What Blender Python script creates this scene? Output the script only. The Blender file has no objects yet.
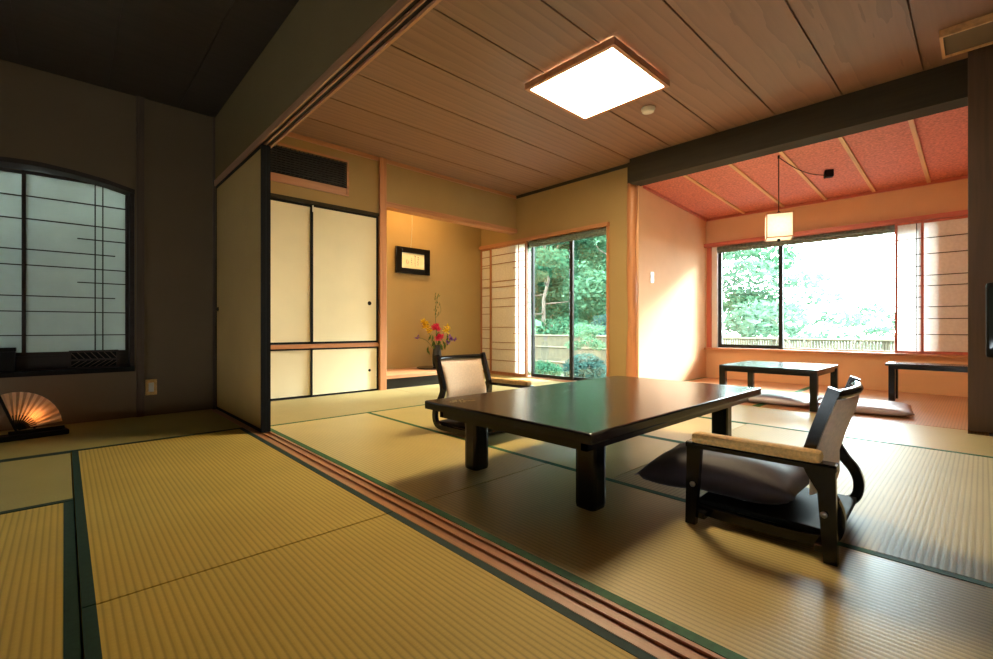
import bpy, bmesh, math, random
from mathutils import Vector, Matrix
random.seed(7)
SC = bpy.context.scene
COL = SC.collection
PI = math.pi

# ------------------------------------------------------------------ materials
def mat(name):
    m = bpy.data.materials.new(name); m.use_nodes = True
    nt = m.node_tree; nt.nodes.clear()
    out = nt.nodes.new('ShaderNodeOutputMaterial')
    return m, nt, out
def N(nt, t, **k):
    n = nt.nodes.new(t)
    for a, b in k.items(): setattr(n, a, b)
    return n
def coords(nt, scale=(1, 1, 1), obj=True, rot=(0, 0, 0)):
    c = N(nt, 'ShaderNodeTexCoord'); mp = N(nt, 'ShaderNodeMapping')
    mp.inputs['Scale'].default_value = scale; mp.inputs['Rotation'].default_value = rot
    nt.links.new(c.outputs['Object'], mp.inputs[0]); return mp.outputs[0]
def ramp(nt, fac, stops):
    r = N(nt, 'ShaderNodeValToRGB'); e = r.color_ramp.elements
    while len(e) < len(stops): e.new(.5)
    for i, (p, c) in enumerate(stops): e[i].position = p; e[i].color = (*c, 1)
    nt.links.new(fac, r.inputs[0]); return r.outputs[0]
def pbsdf(nt, out, col=None, rough=.5, **k):
    p = N(nt, 'ShaderNodeBsdfPrincipled')
    if isinstance(col, tuple): p.inputs['Base Color'].default_value = (*col, 1)
    elif col is not None: nt.links.new(col, p.inputs['Base Color'])
    p.inputs['Roughness'].default_value = rough
    for a, b in k.items(): p.inputs[a].default_value = b
    nt.links.new(p.outputs[0], out.inputs[0]); return p
def bump(nt, p, h, strength=.3, dist=.002):
    b = N(nt, 'ShaderNodeBump'); b.inputs['Strength'].default_value = strength; b.inputs['Distance'].default_value = dist
    nt.links.new(h, b.inputs['Height']); nt.links.new(b.outputs[0], p.inputs['Normal'])
def noise(nt, vec, scale, detail=3, dist=0):
    n = N(nt, 'ShaderNodeTexNoise'); n.inputs['Scale'].default_value = scale; n.inputs['Detail'].default_value = detail
    n.inputs['Distortion'].default_value = dist; nt.links.new(vec, n.inputs['Vector']); return n.outputs[0]
def mul(c, f): return tuple(min(1, x * f) for x in c)

def m_plain(name, col, rough=.5, var=.12, scale=12, bmp=.1, **k):
    m, nt, out = mat(name); v = coords(nt)
    n = noise(nt, v, scale)
    p = pbsdf(nt, out, ramp(nt, n, [(.3, mul(col, 1 - var)), (.7, mul(col, 1 + var))]), rough, **k)
    if bmp: bump(nt, p, noise(nt, v, scale * 12), bmp, .001)
    return m
def m_wall(name, col):
    m, nt, out = mat(name); v = coords(nt)
    n = noise(nt, v, 3, 4)
    fine = noise(nt, coords(nt, (90, 90, 320)), 1, 2); fine2 = noise(nt, coords(nt, (320, 320, 90)), 1, 2)
    mx = N(nt, 'ShaderNodeMath', operation='ADD'); nt.links.new(fine, mx.inputs[0]); nt.links.new(fine2, mx.inputs[1])
    p = pbsdf(nt, out, ramp(nt, n, [(.2, mul(col, .93)), (.8, mul(col, 1.05))]), .85)
    bump(nt, p, mx.outputs[0], .25, .0015)
    return m
def m_wood(name, col, axis=0, rough=.45, contrast=.3, scale=1.0, figure=0):
    m, nt, out = mat(name)
    s = [26 * scale] * 3; s[axis] = 1.6 * scale
    v = coords(nt, tuple(s))
    n = noise(nt, v, 1, 5, .6)
    c = ramp(nt, n, [(.25, mul(col, 1 - contrast)), (.5, col), (.75, mul(col, 1 + contrast * .6))])
    if figure:
        s2 = [7.0] * 3; s2[axis] = .75
        w = N(nt, 'ShaderNodeTexWave', wave_type='RINGS', rings_direction='SPHERICAL', wave_profile='SAW')
        w.inputs['Scale'].default_value = .9; w.inputs['Distortion'].default_value = 6; w.inputs['Detail'].default_value = 3
        w.inputs['Detail Scale'].default_value = 1.2
        nt.links.new(coords(nt, tuple(s2)), w.inputs['Vector'])
        c2 = ramp(nt, w.outputs[1], [(0, mul(col, 1.15)), (.7, mul(col, .9)), (1, mul(col, .62))])
        mx = N(nt, 'ShaderNodeMix', data_type='RGBA'); mx.inputs[0].default_value = figure
        nt.links.new(c, mx.inputs[6]); nt.links.new(c2, mx.inputs[7]); c = mx.outputs[2]
    p = pbsdf(nt, out, c, rough)
    bump(nt, p, n, .15, .001)
    return m
def m_tatami(name, col, rib, rough=.5, spec=.5, aniso=0):
    # rib: 0 = ribs run along X (vary in Y), 1 = ribs run along Y (vary in X)
    m, nt, out = mat(name)
    w = N(nt, 'ShaderNodeTexWave', wave_type='BANDS', bands_direction='Y' if rib == 0 else 'X', wave_profile='SIN')
    w.inputs['Scale'].default_value = 1 / .0165 / 6.366 * 2; w.inputs['Distortion'].default_value = .04; w.inputs['Detail'].default_value = 1
    w.inputs['Scale'].default_value = 19.4
    nt.links.new(coords(nt), w.inputs['Vector'])
    s = (60, 900, 60) if rib == 1 else (900, 60, 60)   # rush strands run across the ribs
    st = noise(nt, coords(nt, s), 1, 2)
    n = noise(nt, coords(nt), 2.2, 3)
    c0 = ramp(nt, n, [(.25, mul(col, .9)), (.75, mul(col, 1.08))])
    c1 = ramp(nt, w.outputs[1], [(0, (.5, .5, .44)), (.32, (.9, .9, .88)), (1, (1, 1, 1))])
    mx = N(nt, 'ShaderNodeMix', data_type='RGBA', blend_type='MULTIPLY'); mx.inputs[0].default_value = .6
    nt.links.new(c0, mx.inputs[6]); nt.links.new(c1, mx.inputs[7])
    c2 = ramp(nt, st, [(.3, (.8, .8, .78)), (.7, (1, 1, 1))])
    mx2 = N(nt, 'ShaderNodeMix', data_type='RGBA', blend_type='MULTIPLY'); mx2.inputs[0].default_value = .7
    nt.links.new(mx.outputs[2], mx2.inputs[6]); nt.links.new(c2, mx2.inputs[7])
    p = pbsdf(nt, out, mx2.outputs[2], rough); p.inputs['Specular IOR Level'].default_value = spec
    ad = N(nt, 'ShaderNodeMath', operation='MULTIPLY_ADD'); ad.inputs[1].default_value = .15
    nt.links.new(st, ad.inputs[0]); nt.links.new(w.outputs[1], ad.inputs[2])
    bump(nt, p, ad.outputs[0], .3, .0009)
    return m
def m_paper(name, col, trans=.5, fibre=40):
    m, nt, out = mat(name)
    n = noise(nt, coords(nt), fibre, 4)
    c = ramp(nt, n, [(.3, mul(col, .93)), (.7, mul(col, 1.04))])
    d = N(nt, 'ShaderNodeBsdfDiffuse'); t = N(nt, 'ShaderNodeBsdfTranslucent'); mx = N(nt, 'ShaderNodeMixShader')
    nt.links.new(c, d.inputs[0]); nt.links.new(c, t.inputs[0]); mx.inputs[0].default_value = trans
    nt.links.new(d.outputs[0], mx.inputs[1]); nt.links.new(t.outputs[0], mx.inputs[2]); nt.links.new(mx.outputs[0], out.inputs[0])
    return m
def m_emit(name, col, s):
    m, nt, out = mat(name); e = N(nt, 'ShaderNodeEmission'); e.inputs[0].default_value = (*col, 1); e.inputs[1].default_value = s
    nt.links.new(e.outputs[0], out.inputs[0]); return m
def m_glass(name, tint=(.93, .97, .95)):
    m, nt, out = mat(name)
    t = N(nt, 'ShaderNodeBsdfTransparent'); t.inputs[0].default_value = (*tint, 1)
    g = N(nt, 'ShaderNodeBsdfGlossy'); g.inputs['Roughness'].default_value = .02
    f = N(nt, 'ShaderNodeFresnel'); f.inputs[0].default_value = 1.45
    mx = N(nt, 'ShaderNodeMixShader'); nt.links.new(f.outputs[0], mx.inputs[0])
    nt.links.new(t.outputs[0], mx.inputs[1]); nt.links.new(g.outputs[0], mx.inputs[2]); nt.links.new(mx.outputs[0], out.inputs[0])
    return m
def m_leaf(name, col, var=.35):
    m, nt, out = mat(name)
    n = noise(nt, coords(nt), 3.5, 3)
    c = ramp(nt, n, [(.3, mul(col, 1 - var)), (.7, mul(col, 1 + var))])
    d = N(nt, 'ShaderNodeBsdfDiffuse'); t = N(nt, 'ShaderNodeBsdfTranslucent'); mx = N(nt, 'ShaderNodeMixShader')
    nt.links.new(c, d.inputs[0]); nt.links.new(c, t.inputs[0]); mx.inputs[0].default_value = .45
    nt.links.new(d.outputs[0], mx.inputs[1]); nt.links.new(t.outputs[0], mx.inputs[2]); nt.links.new(mx.outputs[0], out.inputs[0])
    return m

M = {}
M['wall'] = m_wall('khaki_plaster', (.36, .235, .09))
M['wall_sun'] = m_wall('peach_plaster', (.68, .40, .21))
M['blocker_grey'] = m_wall('grey_sky_blocker', (.80, .80, .80))  # surface of the added sky-blocking slab outside the side room
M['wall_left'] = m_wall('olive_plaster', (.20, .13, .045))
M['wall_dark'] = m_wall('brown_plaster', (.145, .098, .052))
M['wood'] = m_wood('warm_cedar_post', (.50, .21, .085), 2, .4)
M['wood_x'] = m_wood('warm_cedar_x', (.46, .20, .085), 0, .4)
M['wood_y'] = m_wood('warm_cedar_y', (.46, .20, .085), 1, .4)
M['beam'] = m_wood('dark_brown_beam', (.030, .021, .010), 1, .9)
M['pillar'] = m_wood('brown_pillar', (.085, .045, .022), 2, .5)
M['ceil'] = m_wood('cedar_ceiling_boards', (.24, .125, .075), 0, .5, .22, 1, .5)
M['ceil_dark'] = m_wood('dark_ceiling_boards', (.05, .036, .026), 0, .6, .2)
M['ceil_red'] = m_plain('red_woven_ceiling', (.52, .15, .095), .65, .3, 55, .4)
M['batten'] = m_wood('yellow_batten', (.60, .33, .13), 0, .45)
M['red_wood_y'] = m_wood('red_wood_y', (.48, .12, .07), 1, .4)
M['red_wood'] = m_wood('red_wood_z', (.48, .12, .07), 2, .4)
M['lattice'] = m_wood('shoji_lattice', (.36, .15, .07), 2, .45)
M['dark_wood'] = m_wood('dark_stained_wood', (.032, .021, .016), 0, .8)
M['brown_wood'] = m_wood('brown_wood', (.10, .066, .044), 2, .8)
M['tat_x'] = m_tatami('tatami_ribs_x', (.50, .40, .17), 0, .52, .35)
M['tat_y'] = m_tatami('tatami_ribs_y', (.62, .47, .17), 1, .36, .5)
M['tat_left'] = m_tatami('tatami_left_room', (.66, .46, .10), 1, .6, .3)
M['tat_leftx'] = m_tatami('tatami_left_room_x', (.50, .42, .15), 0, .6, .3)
M['tat_sun'] = m_tatami('tatami_sunroom', (.62, .28, .12), 0, .28, 1.0)
M['tat_gloss'] = m_tatami('tatami_glossy', (.64, .50, .22), 1, .28, 1.0)
M['green'] = m_plain('green_cloth_border', (.015, .11, .028), .7, .2, 60, .2)
M['green_dark'] = m_plain('dark_green_cloth_border', (.006, .032, .019), .75, .2, 60, .2)
M['lacquer'] = m_plain('black_lacquer', (.005, .0045, .0045), .18, .1, 6, 0, **{'Specular IOR Level': .4})
M['lacquer_top'] = m_plain('black_lacquer_top', (.010, .008, .007), .2, .15, 4, 0)
M['black'] = m_plain('black_frame', (.004, .004, .004), .6, .1, 8, 0, **{'Specular IOR Level': .15})
M['alu'] = m_plain('black_aluminium', (.005, .007, .007), .4, .1, 8, 0, **{'Specular IOR Level': .3})
M['fusuma'] = m_plain('cream_fusuma_paper', (.78, .69, .47), .75, .04, 3, .08)
M['fusuma_l'] = m_plain('ochre_fusuma_paper', (.52, .32, .10), .8, .04, 3, .08)
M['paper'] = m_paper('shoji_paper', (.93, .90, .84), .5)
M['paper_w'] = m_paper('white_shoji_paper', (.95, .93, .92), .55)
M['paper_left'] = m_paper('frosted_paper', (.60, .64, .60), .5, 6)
M['paper_fan'] = m_paper('fan_paper', (.80, .50, .30), .55)
M['paper_lantern'] = m_paper('lantern_paper', (.95, .92, .84), .6)
M['glass'] = m_glass('clear_glass')
M['cloth'] = m_plain('cream_woven_fabric', (.74, .56, .40), .8, .08, 90, .5)
M['cloth_arm'] = m_plain('tan_woven_fabric', (.70, .42, .14), .8, .2, 90, .5)
M['purple'] = m_plain('dark_purple_satin', (.028, .016, .022), .6, .2, 10, .2, **{'Sheen Weight': .08})
M['mauve'] = m_plain('mauve_painted_sheen', (.50, .42, .48), .30, .15, 10, .2)  # pale base paints the window's sheen onto dark cushions
M['white'] = m_plain('white_plastic', (.75, .73, .66), .4, .03, 5, 0)
M['gold'] = m_plain('gold_lacquer', (.42, .26, .07), .4, .1, 30, 0)
M['metal'] = m_plain('steel', (.55, .55, .55), .3, .05, 10, 0, Metallic=1.0)
M['grille'] = m_plain('dark_grille', (.03, .027, .024), .5, .2, 20, 0)
M['vase'] = m_plain('black_vase', (.02, .02, .02), .3, .2, 10, 0)
M['stem'] = m_plain('flower_stem', (.09, .16, .05), .6)
M['leafy'] = m_leaf('flower_leaf', (.10, .17, .05))
M['yellow'] = m_leaf('yellow_petal', (.85, .62, .06), .15)
M['pink'] = m_leaf('pink_petal', (.80, .06, .16), .15)
M['violet'] = m_leaf('violet_petal', (.22, .09, .38), .15)
M['card'] = m_plain('calligraphy_card', (.80, .74, .52), .8, .05, 30, 0)
M['ink'] = m_plain('ink', (.05, .04, .03), .8, .1, 30, 0)
M['red_ink'] = m_plain('red_ink', (.5, .08, .05), .8, .1, 30, 0)
M['bamboo'] = m_plain('bamboo_fence', (.060, .048, .022), .6, .25, 8, .2)
M['bark'] = m_plain('bark', (.13, .10, .075), .9, .3, 12, .6)
M['bark_pale'] = m_plain('pale_bark', (.36, .36, .32), .9, .2, 12, .6)
M['grass'] = m_plain('garden_grass', (.035, .055, .02), .9, .35, 5, .5)
M['blind'] = m_plain('grey_green_reed_blind', (.13, .16, .13), .8, .4, 40, .5)
M['leaf1'] = m_leaf('mid_green_leaf', (.035, .10, .055))
M['leaf2'] = m_leaf('light_green_leaf', (.07, .15, .085))
M['leaf3'] = m_leaf('blue_green_leaf', (.03, .065, .055))
M['leaf4'] = m_leaf('pale_mint_leaf', (.085, .15, .10))
M['lamp'] = m_emit('ceiling_lamp_diffuser', (1, .80, .50), 62)
M['bulb'] = m_emit('orange_bulb', (1, .42, .13), 42)
M['bulb2'] = m_emit('warm_bulb', (1, .84, .62), 50)
M['screen'] = m_plain('crt_screen', (.015, .02, .02), .08, .1, 5, 0)

# ------------------------------------------------------------------ mesh builder
class MB:
    def __init__(s): s.bm = bmesh.new()
    def box(s, x0, x1, y0, y1, z0, z1, bevel=0, mx=None):
        r = bmesh.ops.create_cube(s.bm, size=1)
        vs = r['verts']
        mt = Matrix.Translation(((x0 + x1) / 2, (y0 + y1) / 2, (z0 + z1) / 2)) @ Matrix.Diagonal((abs(x1 - x0), abs(y1 - y0), abs(z1 - z0), 1))
        bmesh.ops.transform(s.bm, matrix=(mx @ mt) if mx else mt, verts=vs)
        if bevel:
            es = list({e for v in vs for e in v.link_edges})
            bmesh.ops.bevel(s.bm, geom=es, offset=bevel, segments=2, affect='EDGES', profile=.6)
        return s
    def tube(s, pts, r, n=8, cap=True):
        pts = [Vector(p) for p in pts]; rr = r if isinstance(r, (list, tuple)) else [r] * len(pts)
        rings = []; up = None
        for i, p in enumerate(pts):
            d = (pts[min(i + 1, len(pts) - 1)] - pts[max(i - 1, 0)]).normalized()
            a = Vector((0, 0, 1)) if abs(d.z) < .95 else Vector((1, 0, 0))
            if up is not None and abs(up.dot(d)) < .95: a = up
            u = (a - d * a.dot(d)).normalized(); w = d.cross(u); up = u
            rings.append([s.bm.verts.new(p + (u * math.cos(2 * PI * k / n) + w * math.sin(2 * PI * k / n)) * rr[i]) for k in range(n)])
        for a, b in zip(rings, rings[1:]):
            for k in range(n): s.bm.faces.new((a[k], a[(k + 1) % n], b[(k + 1) % n], b[k]))
        if cap: s.bm.faces.new(rings[0][::-1]); s.bm.faces.new(rings[-1])
        return s
    def strip(s, pts, x0, x1, th):
        # board of constant x-width swept along a (y,z) curve, thickness th
        rings = []
        for i, (y, z) in enumerate(pts):
            a = pts[max(i - 1, 0)]; b = pts[min(i + 1, len(pts) - 1)]
            dy, dz = b[0] - a[0], b[1] - a[1]; l = math.hypot(dy, dz) or 1
            ny, nz = -dz / l * th / 2, dy / l * th / 2
            rings.append([s.bm.verts.new(v) for v in ((x0, y - ny, z - nz), (x1, y - ny, z - nz), (x1, y + ny, z + nz), (x0, y + ny, z + nz))])
        for a, b in zip(rings, rings[1:]):
            for k in range(4): s.bm.faces.new((a[k], a[(k + 1) % 4], b[(k + 1) % 4], b[k]))
        s.bm.faces.new(rings[0][::-1]); s.bm.faces.new(rings[-1]); return s
    def lathe(s, prof, n=24, c=(0, 0, 0)):
        rings = [[s.bm.verts.new((c[0] + r * math.cos(2 * PI * k / n), c[1] + r * math.sin(2 * PI * k / n), c[2] + z)) for k in range(n)] for r, z in prof]
        for a, b in zip(rings, rings[1:]):
            for k in range(n): s.bm.faces.new((a[k], a[(k + 1) % n], b[(k + 1) % n], b[k]))
        s.bm.faces.new(rings[0][::-1]); s.bm.faces.new(rings[-1]); return s
    def prism(s, pts, d):
        # closed polygon of 3-D points extruded by vector d
        a = [s.bm.verts.new(p) for p in pts]; b = [s.bm.verts.new(Vector(p) + Vector(d)) for p in pts]; n = len(a)
        s.bm.faces.new(a[::-1]); s.bm.faces.new(b)
        for k in range(n): s.bm.faces.new((a[k], a[(k + 1) % n], b[(k + 1) % n], b[k]))
        return s
    def quad(s, *pts): s.bm.faces.new([s.bm.verts.new(p) for p in pts]); return s
    def build(s, name, m, parent=None, smooth=False, loc=None):
        bmesh.ops.recalc_face_normals(s.bm, faces=s.bm.faces[:])
        me = bpy.data.meshes.new(name); s.bm.to_mesh(me); s.bm.free()
        me.materials.append(m)
        if smooth:
            for p in me.polygons: p.use_smooth = True
        o = bpy.data.objects.new(name, me); COL.objects.link(o)
        if parent: o.parent = parent
        if loc: o.location = loc
        return o

def tag(o, label, cat, group=None, kind=None):
    if label: o['label'] = label
    if cat: o['category'] = cat
    if group: o['group'] = group
    if kind: o['kind'] = kind
    return o
def thing(name, label, cat, loc=(0, 0, 0), rz=0, group=None):
    o = bpy.data.objects.new(name, None); COL.objects.link(o); o.location = loc; o.rotation_euler = (0, 0, rz)
    o.empty_display_size = .05
    return tag(o, label, cat, group)
def struct(o): o['kind'] = 'structure'; return o
def rebase(o, c):
    # put the thing's origin at its base point: shift the mesh back, object forward
    o.data.transform(Matrix.Translation(-Vector(c))); o.location = c; return o
def copy_tree(o, parent=None):
    c = o.copy(); COL.objects.link(c); c.parent = parent
    for ch in list(o.children): copy_tree(ch, c)
    return c
def catmull(pts, n=6):
    P = [pts[0]] + list(pts) + [pts[-1]]; out = []
    for i in range(1, len(P) - 2):
        for k in range(n):
            t = k / n
            out.append(tuple(.5 * (2 * P[i][j] + (P[i + 1][j] - P[i - 1][j]) * t + (2 * P[i - 1][j] - 5 * P[i][j] + 4 * P[i + 1][j] - P[i + 2][j]) * t * t + (-P[i - 1][j] + 3 * P[i][j] - 3 * P[i + 1][j] + P[i + 2][j]) * t ** 3) for j in range(len(pts[0]))))
    out.append(tuple(pts[-1])); return out

# ------------------------------------------------------------------ room shell
CZ = 2.43     # main ceiling
LZ = 2.345    # side room ceiling
WX = 4.45     # window wall of main room
YB = 4.33     # back wall plane of main room
YL = 4.25     # back wall plane of the side room
SX = 6.20     # window wall of the sunroom
SY = 2.52     # left wall of the sunroom
XT = .90      # centre of the sliding track
XP = .915     # centre of the parked panels and the header
YN = -2.0     # wall behind the camera
XN = -2.3

struct(MB().box(XN, WX + .2, YN, 5.25, -.20, -.055).build('floor', M['dark_wood']))
struct(MB().box(WX + .2, SX + .25, YN, SY + .3, -.20, -.055).build('floor', M['dark_wood']))

# ceilings
mb = MB()
ys = [.28 + .455 * k for k in range(-6, 10)]
for a, b in zip(ys, ys[1:]):
    b2 = min(b, YB + .02)
    if a < YB: mb.box(.90, WX, a + .006, b2 - .006, CZ, CZ + .02)
mb.box(.90, WX, YN, YB + .1, CZ + .017, CZ + .06)
mb.box(WX - .002, WX + .16, YN, 5.15, CZ, CZ + .06); mb.box(.90, WX, YB + .02, YB + .16, CZ + .0005, CZ + .06)
struct(mb.build('ceiling', M['ceil']))
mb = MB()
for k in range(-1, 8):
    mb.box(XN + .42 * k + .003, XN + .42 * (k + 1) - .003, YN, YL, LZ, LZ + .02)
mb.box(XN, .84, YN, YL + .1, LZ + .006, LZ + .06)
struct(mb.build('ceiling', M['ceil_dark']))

# side room walls: back wall with arched window opening
def arch_z(x):   # top of the opening
    xs = [-.9, -.6, -.294, -.124, .06, .22, .376]; zs = [1.60, 1.69, 1.733, 1.742, 1.725, 1.70, 1.660]
    for (a, b, p, q) in zip(xs, xs[1:], zs, zs[1:]):
        if x <= b: return p + (q - p) * (x - a) / (b - a)
    return zs[-1]
WX0, WX1, WZ0 = -.9, .376, .335
mb = MB()
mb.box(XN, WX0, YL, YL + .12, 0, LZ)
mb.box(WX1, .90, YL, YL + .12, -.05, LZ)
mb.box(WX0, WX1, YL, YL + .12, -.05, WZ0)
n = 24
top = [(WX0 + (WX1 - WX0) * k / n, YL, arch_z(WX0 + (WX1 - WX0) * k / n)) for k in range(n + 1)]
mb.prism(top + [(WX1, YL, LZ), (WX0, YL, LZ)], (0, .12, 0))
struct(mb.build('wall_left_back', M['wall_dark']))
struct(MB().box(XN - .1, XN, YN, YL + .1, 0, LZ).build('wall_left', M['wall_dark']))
struct(MB().box(XN, WX + .1, YN - .1, YN, 0, CZ).build('wall_near', M['wall']))
# back wall behind the closet and alcove
struct(MB().box(.86, 2.46, YB + .1, 4.90, CZ, CZ + .08).box(.80, .87, YB + .05, 4.9, -.1, CZ + .08).box(2.40, 2.44, YB + .1, 4.9, -.1, CZ).build('wall_closet_top', M['wall']))
struct(MB().box(.90, 2.46, 4.80, 4.90, -.2, CZ).build('wall_closet_back', M['wall']))
mb = MB()
mb.box(.95, 2.395, YB, YB + .10, 1.845, 1.955); mb.box(2.06, 2.395, YB, YB + .10, 1.955, CZ)
mb.box(.95, 2.06, YB, YB + .10, 2.31, CZ)
struct(mb.build('wall_back', M['wall']))
struct(MB().box(2.46, WX, YB, YB + .10, 1.985, CZ).build('wall_alcove_header', M['wall']))
struct(MB().box(2.46, WX, 5.05, 5.15, 0, CZ).build('wall_alcove', M['wall']))
struct(MB().box(2.44, 2.455, YB + .11, 5.05, 0, CZ).build('wall_alcove_side', M['wall']))
struct(MB().box(2.455, WX, YB + .11, 5.05, 2.32, 2.36).build('ceiling_alcove', M['wall']))
struct(MB().box(2.39, 2.465, YB - .035, YB + .05, 0, CZ - .002, .004).build('trim_alcove_post', M['wood']))
struct(MB().box(2.465, WX, YB - .02, YB + .11, 1.93, 1.985, .003).build('trim_alcove_lintel', M['wood_x']))
struct(MB().box(.95, WX, YB - .015, YB, CZ - .04, CZ).build('trim_ceiling_back', M['wood_x']))
struct(MB().box(WX - .015, WX, SY, YB - .015, CZ - .035, CZ).build('trim_ceiling_window', M['beam']))
struct(MB().box(.935, 2.39, YB - .012, YB + .06, 1.815, 1.845).build('trim_closet_head', M['beam']))
struct(MB().box(.935, 2.39, YB - .012, YB + .06, .460, .498).build('trim_closet_rail', M['wood_x']))

# partition header over the sliding track
struct(MB().box(XP - .03, XP + .035, YN, YL, 1.83, CZ).build('wall_partition', M['wall_left']))
mb = MB()
mb.box(XP - .037, XP + .042, YN, 4.30, 1.808, 1.835)
for a, b in ((-.037, -.028), (-.003, .003), (.030, .042)): mb.box(XP + a, XP + b, YN, 4.30, 1.79, 1.808)
struct(mb.build('trim_lintel_track', M['wood_y']))
struct(MB().box(XP - .028, XP + .030, YN, 4.30, 1.803, 1.8085).build('trim_lintel_groove', M['dark_wood']))
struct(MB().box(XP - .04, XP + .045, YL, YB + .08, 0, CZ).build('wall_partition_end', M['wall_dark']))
struct(MB().box(XP - .045, XP - .030, YL - .012, YL, 0, LZ).build('trim_left_corner', M['brown_wood']))
struct(MB().box(.385, .43, YL - .02, YL, 0, LZ).build('trim_left_post', M['brown_wood']))
mb = MB()
mb.box(XT - .05, XT + .046, YN, 4.26, -.05, -.006)
for a, b in ((-.05, -.036), (-.006, .006), (.034, .046)): mb.box(XT + a, XT + b, YN, 4.26, -.006, .001)
struct(mb.build('trim_threshold_track', M['wood_y']))

# window wall of the main room
GY0, GY1, GZ = 2.90, 4.30, 1.80
mb = MB()
mb.box(WX, WX + .14, SY + .10, GY0, -.05, CZ); mb.box(WX, WX + .14, GY1, 5.15, -.05, CZ); mb.box(WX, WX + .14, GY0, GY1, GZ, CZ)
mb.box(WX, WX + .14, GY0, GY1, -.2, 0)
struct(mb.build('wall_window', M['wall']))
struct(MB().box(WX - .045, WX + .02, GY0 - .03, 5.05, GZ - .01, GZ + .035, .002).build('trim_window_head', M['wood_y']))
struct(MB().box(WX - .02, WX + .10, GY0 - .025, GY0, 0, GZ).build('trim_window_jamb', M['wood']))
struct(MB().box(WX - .045, WX + .14, GY0, 5.05, -.05, .006).build('trim_window_sill', M['wood_y']))
# corner post to the sunroom (slightly wavy natural log)
mb = MB()
pts = [(WX - .005, SY + .07 + .006 * math.sin(z * 5.1), z) for z in [k * .1 for k in range(23)]]
mb.tube(pts, [.052 + .005 * math.sin(z[2] * 7) for z in pts], 14)
struct(mb.build('trim_log_post', M['wood'], smooth=True))
struct(MB().box(WX - .03, WX + .1, SY + .03, SY + .11, 2.18, CZ - .001).build('trim_post_top', M['beam']))
# header beam between the main room and the sunroom
struct(MB().box(WX - .13, WX + .05, -.2, SY + .03, 2.170, 2.19).build('trim_sunroom_lintel', M['beam']))
struct(MB().box(WX - .12, WX + .05, YN, SY + .03, 2.19, CZ - .001).build('wall_sunroom_header', M['beam']))
struct(MB().box(4.17, WX + .05, -.045, .066, 0, CZ - .001, .003).build('trim_pillar', M['pillar']))
struct(MB().box(4.22, WX + .05, YN, -.045, 0, CZ - .001).build('wall_right', M['wall_dark']))
struct(MB().box(4.05, 4.19, .066, SY + .1, -.05, -.002).build('trim_sunroom_threshold', M['tat_gloss']))

# sunroom
mb = MB()
mb.prism([(WX + .01, SY, -.05), (SX + .1, SY, -.05), (SX + .1, SY, 2.3), (WX + .01, SY, 2.3)], (0, .12, 0))
struct(mb.build('wall_sunroom_left', M['wall_sun']))
struct(MB().box(WX + .05, SX + .1, -.14, -.03, -.05, 2.3).build('wall_sunroom_right', M['wall_sun']))
SW0, SW1, SZ0, SZ1 = .31, 2.46, .39, 1.72
mb = MB()
mb.box(SX, SX + .14, -.1, SY + .1, -.2, SZ0); mb.box(SX, SX + .14, -.1, SY + .1, SZ1, 2.3)
mb.box(SX, SX + .14, -.1, SW0, SZ0, SZ1); mb.box(SX, SX + .14, SW1, SY + .1, SZ0, SZ1)
struct(mb.build('wall_sunroom_window', M['wall_sun']))
mb = MB(); n0 = 2.19; n1 = 2.09
mb.prism([(WX + .03, -.1, n0), (SX + .05, -.1, n1), (SX + .05, -.1, n1 + .06), (WX + .03, -.1, n0 + .06)], (0, SY + .2, 0))
struct(mb.build('ceiling_sunroom', M['ceil_red']))
for y in (-.04, .365, .785, 1.205, 1.62, 2.05):
    mb = MB(); mb.prism([(WX + .05, y - .014, n0 - .016), (SX, y - .014, n1 - .016), (SX, y - .014, n1 + .01), (WX + .05, y - .014, n0 + .01)], (0, .028, 0))
    struct(mb.build('trim_ceiling_batten', M['batten']))
struct(MB().box(SX - .02, SX, -.03, SY, n1 - .03, n1).build('trim_sunroom_ceiling_front', M['red_wood_y']))
mb = MB(); mb.prism([(WX + .1, SY - .02, n0 - .03), (SX, SY - .02, n1 - .03), (SX, SY - .02, n1 + .005), (WX + .1, SY - .02, n0 + .005)], (0, .02, 0))
struct(mb.build('trim_sunroom_ceiling_left', M['red_wood_y']))
struct(MB().box(SX - .07, SX + .02, -.03, SY, SZ1 - .01, SZ1 + .035).build('trim_sunroom_window_head', M['red_wood_y']))
struct(MB().box(SX - .07, SX + .14, -.03, SY, SZ0 - .02, SZ0 + .003).build('trim_sunroom_sill', M['wood_y']))
struct(MB().box(SX - .01, SX + .06, SW1 - .005, SW1 + .045, SZ0, SZ1).build('trim_sunroom_window_jamb', M['red_wood']))

# ------------------------------------------------------------------ glazing
def sash(name, parent, x, y0, y1, z0, z1, st=.035, th=.03, m=None):
    mb = MB()
    mb.box(x - th / 2, x + th / 2, y0, y0 + st, z0, z1); mb.box(x - th / 2, x + th / 2, y1 - st, y1, z0, z1)
    mb.box(x - th / 2, x + th / 2, y0 + st, y1 - st, z0, z0 + st); mb.box(x - th / 2, x + th / 2, y0 + st, y1 - st, z1 - st, z1)
    f = mb.build(name, m or M['alu'], parent)
    MB().box(x - .003, x + .003, y0 + st, y1 - st, z0 + st, z1 - st).build('pane', M['glass'], f)
    return f
w = thing('window_1', None, None, (WX + .09, 3.6, 0)); w['kind'] = 'structure'
def rel(o, p):  # keep world coordinates when parented to a placed empty
    for c in o.children: c.location = -Vector(o.location)
sash('sash', w, WX + .06, 3.42, 4.10, .01, 1.79, .04)
sash('sash', w, WX + .10, GY0, 3.50, .01, 1.79, .04)
MB().box(WX + .06, WX + .066, 4.10, 4.30, .0, 1.80).build('pane', M['glass'], w)
rel(w, 0)
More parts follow.
